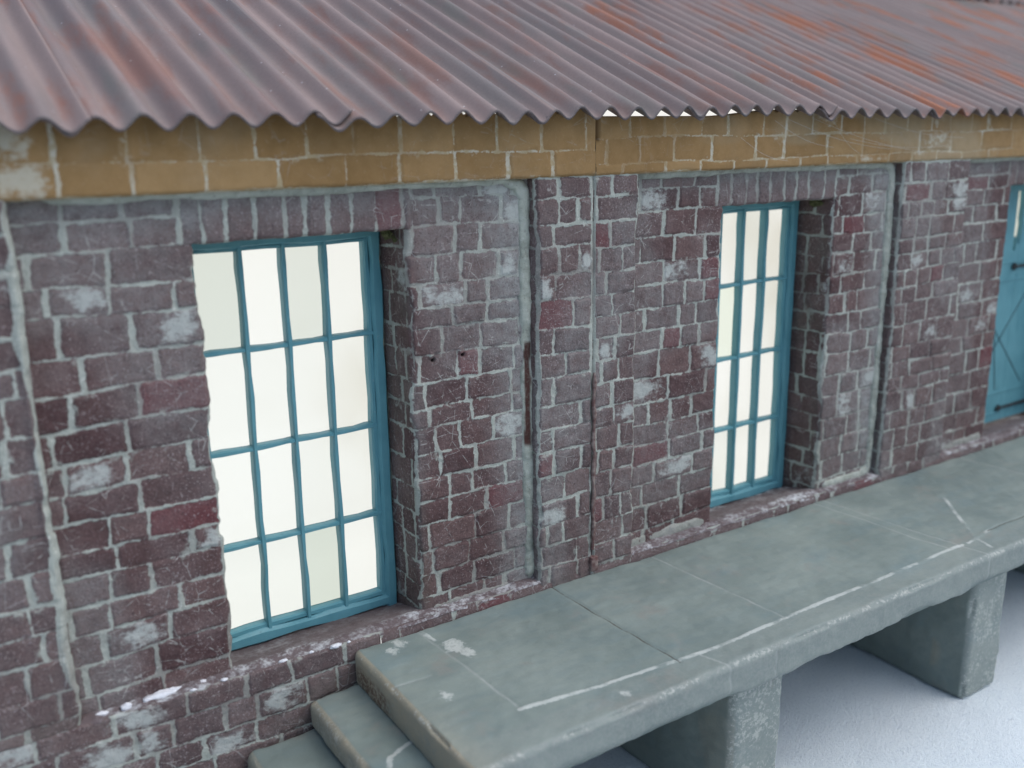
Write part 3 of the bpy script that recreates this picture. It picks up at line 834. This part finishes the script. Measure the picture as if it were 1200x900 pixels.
# ------------------------------------------------------------------ roof of overlapping corrugated sheets
PITCH = math.radians(22.6); TP = math.tan(PITCH)
PER = .1735; AMP = .028
def eave_z(x): return float(np.interp(x, [-1, .5, 1.6, 2.6, 3.2, 4.5, 8, 14], [.058, .064, .084, .100, .114, .116, .116, .116]))
def roof_sheet(x0, x1, y0, y1, lift, k, tilt=0.0):
    lap = .013
    step = PER / 14 if x0 < 8 or y0 > 2 else PER / 10
    U = np.arange(x0, x1 + step * .5, step)
    yl = np.concatenate([[y0, y0 + .012, y0 + .03], lin(y0 + .1, y1, .16)])
    uu, yy = np.meshgrid(U, yl, indexing='ij')
    ph = 2 * math.pi * (uu - .64) / PER
    wav = -np.cos(ph + .25 * noise3(uu * 2, yy * .3, 0, 40 + k))
    amp = AMP * (1 + .12 * noise3(uu * 3.1, 0, k, 44))
    dip = .006 * noise3(uu * 2.7, yy * .7, k, 45) + .0025 * noise3(uu * 14, yy * 3, k, 46)
    ez = np.interp(uu, [-1, .5, 1.6, 2.6, 3.2, 4.5, 8, 14], [.058, .064, .084, .100, .114, .116, .116, .116])
    edge = .010 * noise3(uu * 3, 0, k, 47) + .004 * noise3(uu * 11, 0, k, 48)
    ye = yy + edge * sstep(y0 + .25, y0, yy) + tilt * (uu - x0) * sstep(y0 + 1, y0, yy)
    zz = ez * 1.0 + (yy + .1) * TP + wav * amp + dip + lift - lap * sstep(PER * 1.3, PER * .97, uu - x0)
    n = np.array([0, -math.sin(PITCH), math.cos(PITCH)]); th = .011
    top = np.stack([uu, ye, zz], -1); bot = top - n * th
    nu, nv = uu.shape
    P = np.concatenate([top.reshape(-1, 3), bot.reshape(-1, 3)])
    qt = grid_quads(nu, nv); N = nu * nv
    qb = grid_quads(nu, nv, None, True) + N
    i = np.arange(nu - 1); j = np.arange(nv - 1)
    e0 = np.stack([i * nv, (i * nv) + N, (i + 1) * nv + N, (i + 1) * nv], -1)
    e1 = np.stack([i * nv + nv - 1, (i + 1) * nv + nv - 1, (i + 1) * nv + nv - 1 + N, i * nv + nv - 1 + N], -1)
    e2 = np.stack([j, j + 1, j + 1 + N, j + N], -1); m = (nu - 1) * nv
    e3 = np.stack([m + j, m + j + N, m + j + 1 + N, m + j + 1], -1)
    Q = np.concatenate([qt, qb, e0, e1, e2, e3])
    two = lambda A: np.concatenate([A.reshape(-1)] * 2)
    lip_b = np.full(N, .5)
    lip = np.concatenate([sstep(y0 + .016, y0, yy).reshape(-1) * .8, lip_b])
    rust = np.clip(.26 + 1.3 * sstep(3.2, 7.6, uu + yy * .5) + .5 * sstep(1.1, .4, uu), 0, 1) * (1 - .55 * sstep(y0 + .25, y0, yy) * (uu < 4.5))
    a = dict(across=two(uu), along=two(yy / math.cos(PITCH)), sheet=np.full(2 * N, k * 1.37), ridge=two(wav), lip=lip, rust=two(rust))
    mesh_np('roof_sheet', P, Q, M_ROOF, bld, a)

x = -1.6 + .045; k = 0
edges = []
W = 6 * PER
x = .64 - 2 * W - .5 * PER
while x < 14.2:
    roof_sheet(x, x + W + PER * .95, -.115 + .012 * ((k * 7) % 3 - 1), 3.55, .001 * (k % 2), k, .006 * ((k * 5) % 3 - 1))
    x += W; k += 1
x = .64 - 2 * W - .5 * PER + 2 * PER
while x < 14.2:
    roof_sheet(x, x + W + PER * .95, 3.02 + .03 * ((k * 7) % 3 - 1), 4.25, .050 + .012 * (k % 2), k, .008)
    x += W; k += 1

# cobweb strands under the eave
web = empty('cobweb', 'faint grey cobweb strands slung across the tan frieze above the narrow window', 'cobweb', (4.9, -.02, -.05))
bm = bmesh.new()
strands = [((4.15, -.03, -.03), (4.55, -.03, -.17)), ((4.5, -.05, .07), (5.5, -.03, -.12)), ((4.7, -.06, .075), (5.9, -.03, -.15)), ((4.9, -.05, .07), (5.2, -.03, -.14)), ((5.1, -.03, -.05), (6.1, -.03, -.11)), ((4.4, -.05, .06), (4.95, -.03, -.10)), ((5.3, -.05, .07), (6.3, -.03, -.06))]
for a, b in strands:
    a, b = Vector(a), Vector(b); prev = None
    for i in range(11):
        t = i / 10; p = a.lerp(b, t) + Vector((0, -.004, -.03 * math.sin(math.pi * t)))
        r = [bm.verts.new(p + Vector((0, math.cos(q) * .0009, math.sin(q) * .0009))) for q in (0, 2.1, 4.2)]
        if prev:
            for m in range(3): bm.faces.new((prev[m], prev[(m + 1) % 3], r[(m + 1) % 3], r[m]))
        prev = r
bm_obj('strand', bm, M_WEB, web)

# ------------------------------------------------------------------ stone blocks
def axis_r(h, r, n):
    e = np.array([0, .12, .3, .55, .8, 1.0]) * r
    mid = np.linspace(-h + r, h - r, max(2, n))
    return np.unique(np.round(np.concatenate([-h + e, mid, h - e]), 6))

def rounded_block(name, c, half, r, n, parent, rough=1.0, seed=0, attr_fn=None):
    c = np.array(c); half = np.array(half)
    A = [axis_r(half[i], r, n[i]) for i in range(3)]
    cos, qs, base = [], [], 0
    for ax in range(3):
        o = [i for i in range(3) if i != ax]
        for sgn in (-1, 1):
            g0, g1 = np.meshgrid(A[o[0]], A[o[1]], indexing='ij')
            P = np.zeros(g0.shape + (3,)); P[..., o[0]] = g0; P[..., o[1]] = g1; P[..., ax] = sgn * half[ax]
            fl = (sgn > 0) == (ax == 1)
            cos.append(P.reshape(-1, 3)); qs.append(grid_quads(len(A[o[0]]), len(A[o[1]]), None, fl) + base); base += P.size // 3
    P = np.concatenate(cos); Q = np.concatenate(qs)
    key = np.round(P * 1e5).astype(np.int64)
    _, idx, inv = np.unique(key, axis=0, return_index=True, return_inverse=True)
    inv = inv.reshape(-1)
    P = P[idx]; Q = inv[Q]
    inner = np.clip(P, -half + r, half - r); d = P - inner; ln = np.linalg.norm(d, axis=1, keepdims=True); nrm = d / np.maximum(ln, 1e-9)
    P = inner + nrm * r
    W = P + c
    edge = 1 - np.max(np.abs(nrm), axis=1); edge = sstep(.02, .22, edge)
    disp = rough * (.005 * fbm(W[:, 0] * 4, W[:, 1] * 4, W[:, 2] * 4, seed) + .0022 * noise3(W[:, 0] * 24, W[:, 1] * 24, W[:, 2] * 24, seed + 3) - .012 * edge * sstep(.15, .6, noise3(W[:, 0] * 7, W[:, 1] * 7, W[:, 2] * 7, seed + 5)))
    at = attr_fn(W, nrm, edge) if attr_fn else {}
    if 'sink' in at: disp = disp - at.pop('sink')
    W = W + nrm * disp[:, None]
    z = np.zeros(len(W))
    base_at = dict(face=z, warm=z, stain=z, edge=edge, lime=z + 1, joint=z + 1, crack=z + 1, blob=z + 1)
    base_at.update(at)
    return mesh_np(name, W, Q, M_STONE, parent, base_at)

def segd(x, y, segs):
    d = np.full(x.shape, 1.0)
    for (x0, y0, x1, y1) in segs:
        vx, vy = x1 - x0, y1 - y0; t = np.clip(((x - x0) * vx + (y - y0) * vy) / (vx * vx + vy * vy), 0, 1)
        d = np.minimum(d, np.hypot(x - x0 - t * vx, y - y0 - t * vy))
    return d

plat = empty('loading_platform', 'long grey-green stone loading platform on block legs along the foot of the brick wall', 'platform', (5.0, -.58, GZ))
SX0, SX1 = 1.645, 11.0; ST, SB = -2.432, -2.625; SY0, SY1 = -1.165, -.004
def slab_attr(W, n, edge):
    x, y, z = W[:, 0], W[:, 1], W[:, 2]
    up = n[:, 2] > .3
    wob_ = .006 * noise3(x * 3, y * 3, 0, 3)
    lime = segd(x, y + wob_, [(2.04, -.90, 2.42, -.945), (2.42, -.95, 3.1, -1.0), (3.1, -1.0, 5.2, -.98), (5.25, -.985, 5.52, -.955), (5.79, -.48, 5.36, -.95), (5.36, -.95, 5.30, -1.10), (2.0, -.01, 2.02, -.16)])
    joint = segd(x, y + wob_, [(1.99, 0, 2.045, -.90), (3.56, 0, 3.62, -.99), (5.09, 0, 5.18, -.99), (5.0, 0, 5.08, -.98), (6.66, 0, 6.73, -.98), (3.0, -1.0, 3.06, -1.16), (5.18, -.98, 5.2, -1.16), (8.2, 0, 8.3, -1), (1.66, -.42, 1.85, -.44)])
    crack = segd(x, y + wob_ * 2, [(2.835, 0, 2.85, -.4), (2.85, -.4, 2.885, -1.0), (5.5, -.955, 6.6, -.95)])
    fj = np.where(n[:, 1] < -.3, np.minimum(np.abs(x - 3.065 - .01 * noise3(z * 20, 0, 0, 2)), np.minimum(np.abs(x - 3.37 - .01 * noise3(z * 20, 1, 0, 2)), np.abs(x - 5.19))), 1.0)
    crack_f = np.where(n[:, 1] < -.3, np.abs(x - 3.375 - .01 * noise3(z * 22, 1, 0, 2)) + .003, 1.0)
    lime = np.where(up, lime, 1); joint = np.where(up, joint, fj); crack = np.where(up, crack, crack_f)
    blob = np.full(x.shape, 1.0)
    for bx, by, br in ((2.07, -.26, .05), (2.10, -.34, .035), (1.86, -.08, .028), (1.80, -.13, .02), (1.82, -.62, .02), (2.5, -1.06, .015)):
        blob = np.minimum(blob, np.hypot((x - bx), (y - by) * .8) - br)
    blob = np.where(up, blob, 1)
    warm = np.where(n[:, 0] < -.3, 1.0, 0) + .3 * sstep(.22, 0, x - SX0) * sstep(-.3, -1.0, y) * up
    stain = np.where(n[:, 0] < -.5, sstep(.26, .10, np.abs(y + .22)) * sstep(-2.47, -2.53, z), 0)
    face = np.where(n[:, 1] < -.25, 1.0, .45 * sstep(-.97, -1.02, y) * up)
    sink = np.where(up, .006 * sstep(.012, .002, crack) + .0035 * sstep(.010, .002, joint) - .002 * sstep(.016, .006, lime), .004 * sstep(.01, .002, np.minimum(fj, crack_f)))
    sink = sink - .010 * sstep(.10, .0, x - SX0) * 0
    # worn, scalloped lower front edge
    low = sstep(-2.56, -2.62, z) * (n[:, 1] < -.05)
    sink = sink + low * .022 * sstep(-.1, .6, noise3(x * 3.3, 0, 0, 29))
    return dict(lime=lime, joint=joint, crack=crack, blob=blob, warm=np.clip(warm, 0, 1), stain=stain, face=face, sink=sink)
rounded_block('slab', ((SX0 + SX1) / 2, (SY0 + SY1) / 2, (ST + SB) / 2), ((SX1 - SX0) / 2, (SY1 - SY0) / 2, (ST - SB) / 2), .034, (820, 130, 14), plat, 1.0, 5, slab_attr)
def leg_attr(W, n, edge):
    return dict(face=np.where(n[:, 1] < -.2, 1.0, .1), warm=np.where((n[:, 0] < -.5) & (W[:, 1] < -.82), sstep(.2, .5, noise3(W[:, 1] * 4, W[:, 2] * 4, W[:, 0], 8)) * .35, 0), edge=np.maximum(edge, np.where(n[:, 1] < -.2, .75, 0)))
for k, xl in enumerate((3.20, 5.26, 7.32, 9.4)):
    rounded_block('leg', (xl + .185, -.555, (GZ + SB) / 2 + .004), (.185, .505, (SB - GZ) / 2 + .006), .045, (26, 50, 60), plat, 1.2, 50 + k * 9, leg_attr)

steps = empty('stone_steps', 'rounded grey-green stone steps climbing to the left end of the platform', 'steps', (1.2, -.5, GZ))
tops = [-2.612, -2.765, -2.92, -3.08, -3.24, -3.38]
xl = [1.395, 1.072, .76, .45, .14, -.17]
def step_attr(k):
    def f(W, n, edge):
        x, y = W[:, 0], W[:, 1]; up = n[:, 2] > .4
        lime = np.where(up, segd(x, y, [(xl[k] + .02, -.86, xl[k] + .12, -.66), (xl[k] + .12, -.66, xl[k] + .42, -.52)]), 1.0)
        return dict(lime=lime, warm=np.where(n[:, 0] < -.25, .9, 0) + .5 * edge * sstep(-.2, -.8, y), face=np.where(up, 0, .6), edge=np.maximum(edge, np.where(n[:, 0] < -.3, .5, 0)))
    return f
for k in range(6):
    zt = tops[k]; zb = tops[k + 1] if k < 5 else GZ
    rounded_block('step', ((xl[k] + 1.95) / 2, -.56, (zt + zb) / 2), ((1.95 - xl[k]) / 2, .545, (zt - zb) / 2 + .002), .042, (90, 70, 10), steps, 1.3, 90 + k * 11, step_attr(k))

# ------------------------------------------------------------------ ground
def ground():
    ax = np.concatenate([-np.geomspace(7, 2.5, 8), lin(-2, 9, .05), np.geomspace(9.5, 18, 8)])
    ay = np.concatenate([-np.geomspace(6.5, 2.5, 8), lin(-2.2, .4, .05), np.geomspace(.7, 9, 10)])
    uu, vv = np.meshgrid(ax, ay, indexing='ij')
    inside = sstep(40, 5, np.hypot(uu, vv))
    z = GZ + inside * (.010 * noise3(uu * 1.5, vv * 1.5, 0, 15) + .004 * noise3(uu * 6, vv * 6, 0, 16))
    o = mesh_np('ground', np.stack([uu, vv, z], -1).reshape(-1, 3), grid_quads(len(ax), len(ay)), M_SNOW)
    o['kind'] = 'structure'
    bm = bmesh.new(); bmesh.ops.create_grid(bm, x_segments=8, y_segments=8, size=600)
    bmesh.ops.translate(bm, vec=Vector((4, 0, GZ - .05)), verts=bm.verts)
    o = bm_obj('unseen_outer_ground', bm, M_UNSEEN_GROUND); o['kind'] = 'structure'  # unseen outer ground, added dark to cut light bounced up from below
ground()

# ------------------------------------------------------------------ light
SUN_EL, SUN_AZ = 60.0, 132.0     # bright overcast, glow high and to the front right; azimuth from +Y towards +X
e, a = math.radians(SUN_EL), math.radians(SUN_AZ)
s = Vector((math.cos(e) * math.sin(a), math.cos(e) * math.cos(a), math.sin(e)))
ld = bpy.data.lights.new('sun', 'SUN'); ld.energy = 1.25; ld.angle = math.radians(72); ld.color = (.955, 1, .985)
lo = bpy.data.objects.new('sun', ld); lo.rotation_euler = (-s).to_track_quat('-Z', 'Y').to_euler(); link(lo)
w = bpy.data.worlds.new('World'); sc.world = w; w.use_nodes = True
nt = w.node_tree; bg = nt.nodes['Background']
sky = nt.nodes.new('ShaderNodeTexSky'); sky.sky_type = 'NISHITA'; sky.sun_disc = False
sky.sun_elevation = e; sky.sun_rotation = a
sky.air_density = 1.0; sky.dust_density = 2.0; sky.ozone_density = 1.0
nt.links.new(sky.outputs[0], bg.inputs[0]); bg.inputs[1].default_value = .12

# ------------------------------------------------------------------ camera (solved from the photograph's vanishing points)
cam = bpy.data.cameras.new('camera'); co_ = bpy.data.objects.new('camera', cam); link(co_)
R = Matrix(((0.83566012, 0.14929209, -0.52856791), (-0.54905641, 0.2017206, -0.81107697), (-0.01446434, 0.96799828, 0.25053964)))
co_.matrix_world = Matrix.Translation((0, -4, 0)) @ R.to_4x4()
cam.sensor_width = 36; cam.lens = 1125.88 / 1200 * 36; cam.clip_start = .05; cam.clip_end = 2000
cam.dof.use_dof = True; cam.dof.focus_distance = 5.05; cam.dof.aperture_fstop = .64
sc.camera = co_
sc.view_settings.view_transform = 'Standard'; sc.view_settings.look = 'None'; sc.view_settings.gamma = 1
sc.view_settings.use_curve_mapping = False
sc.view_settings.exposure = .60
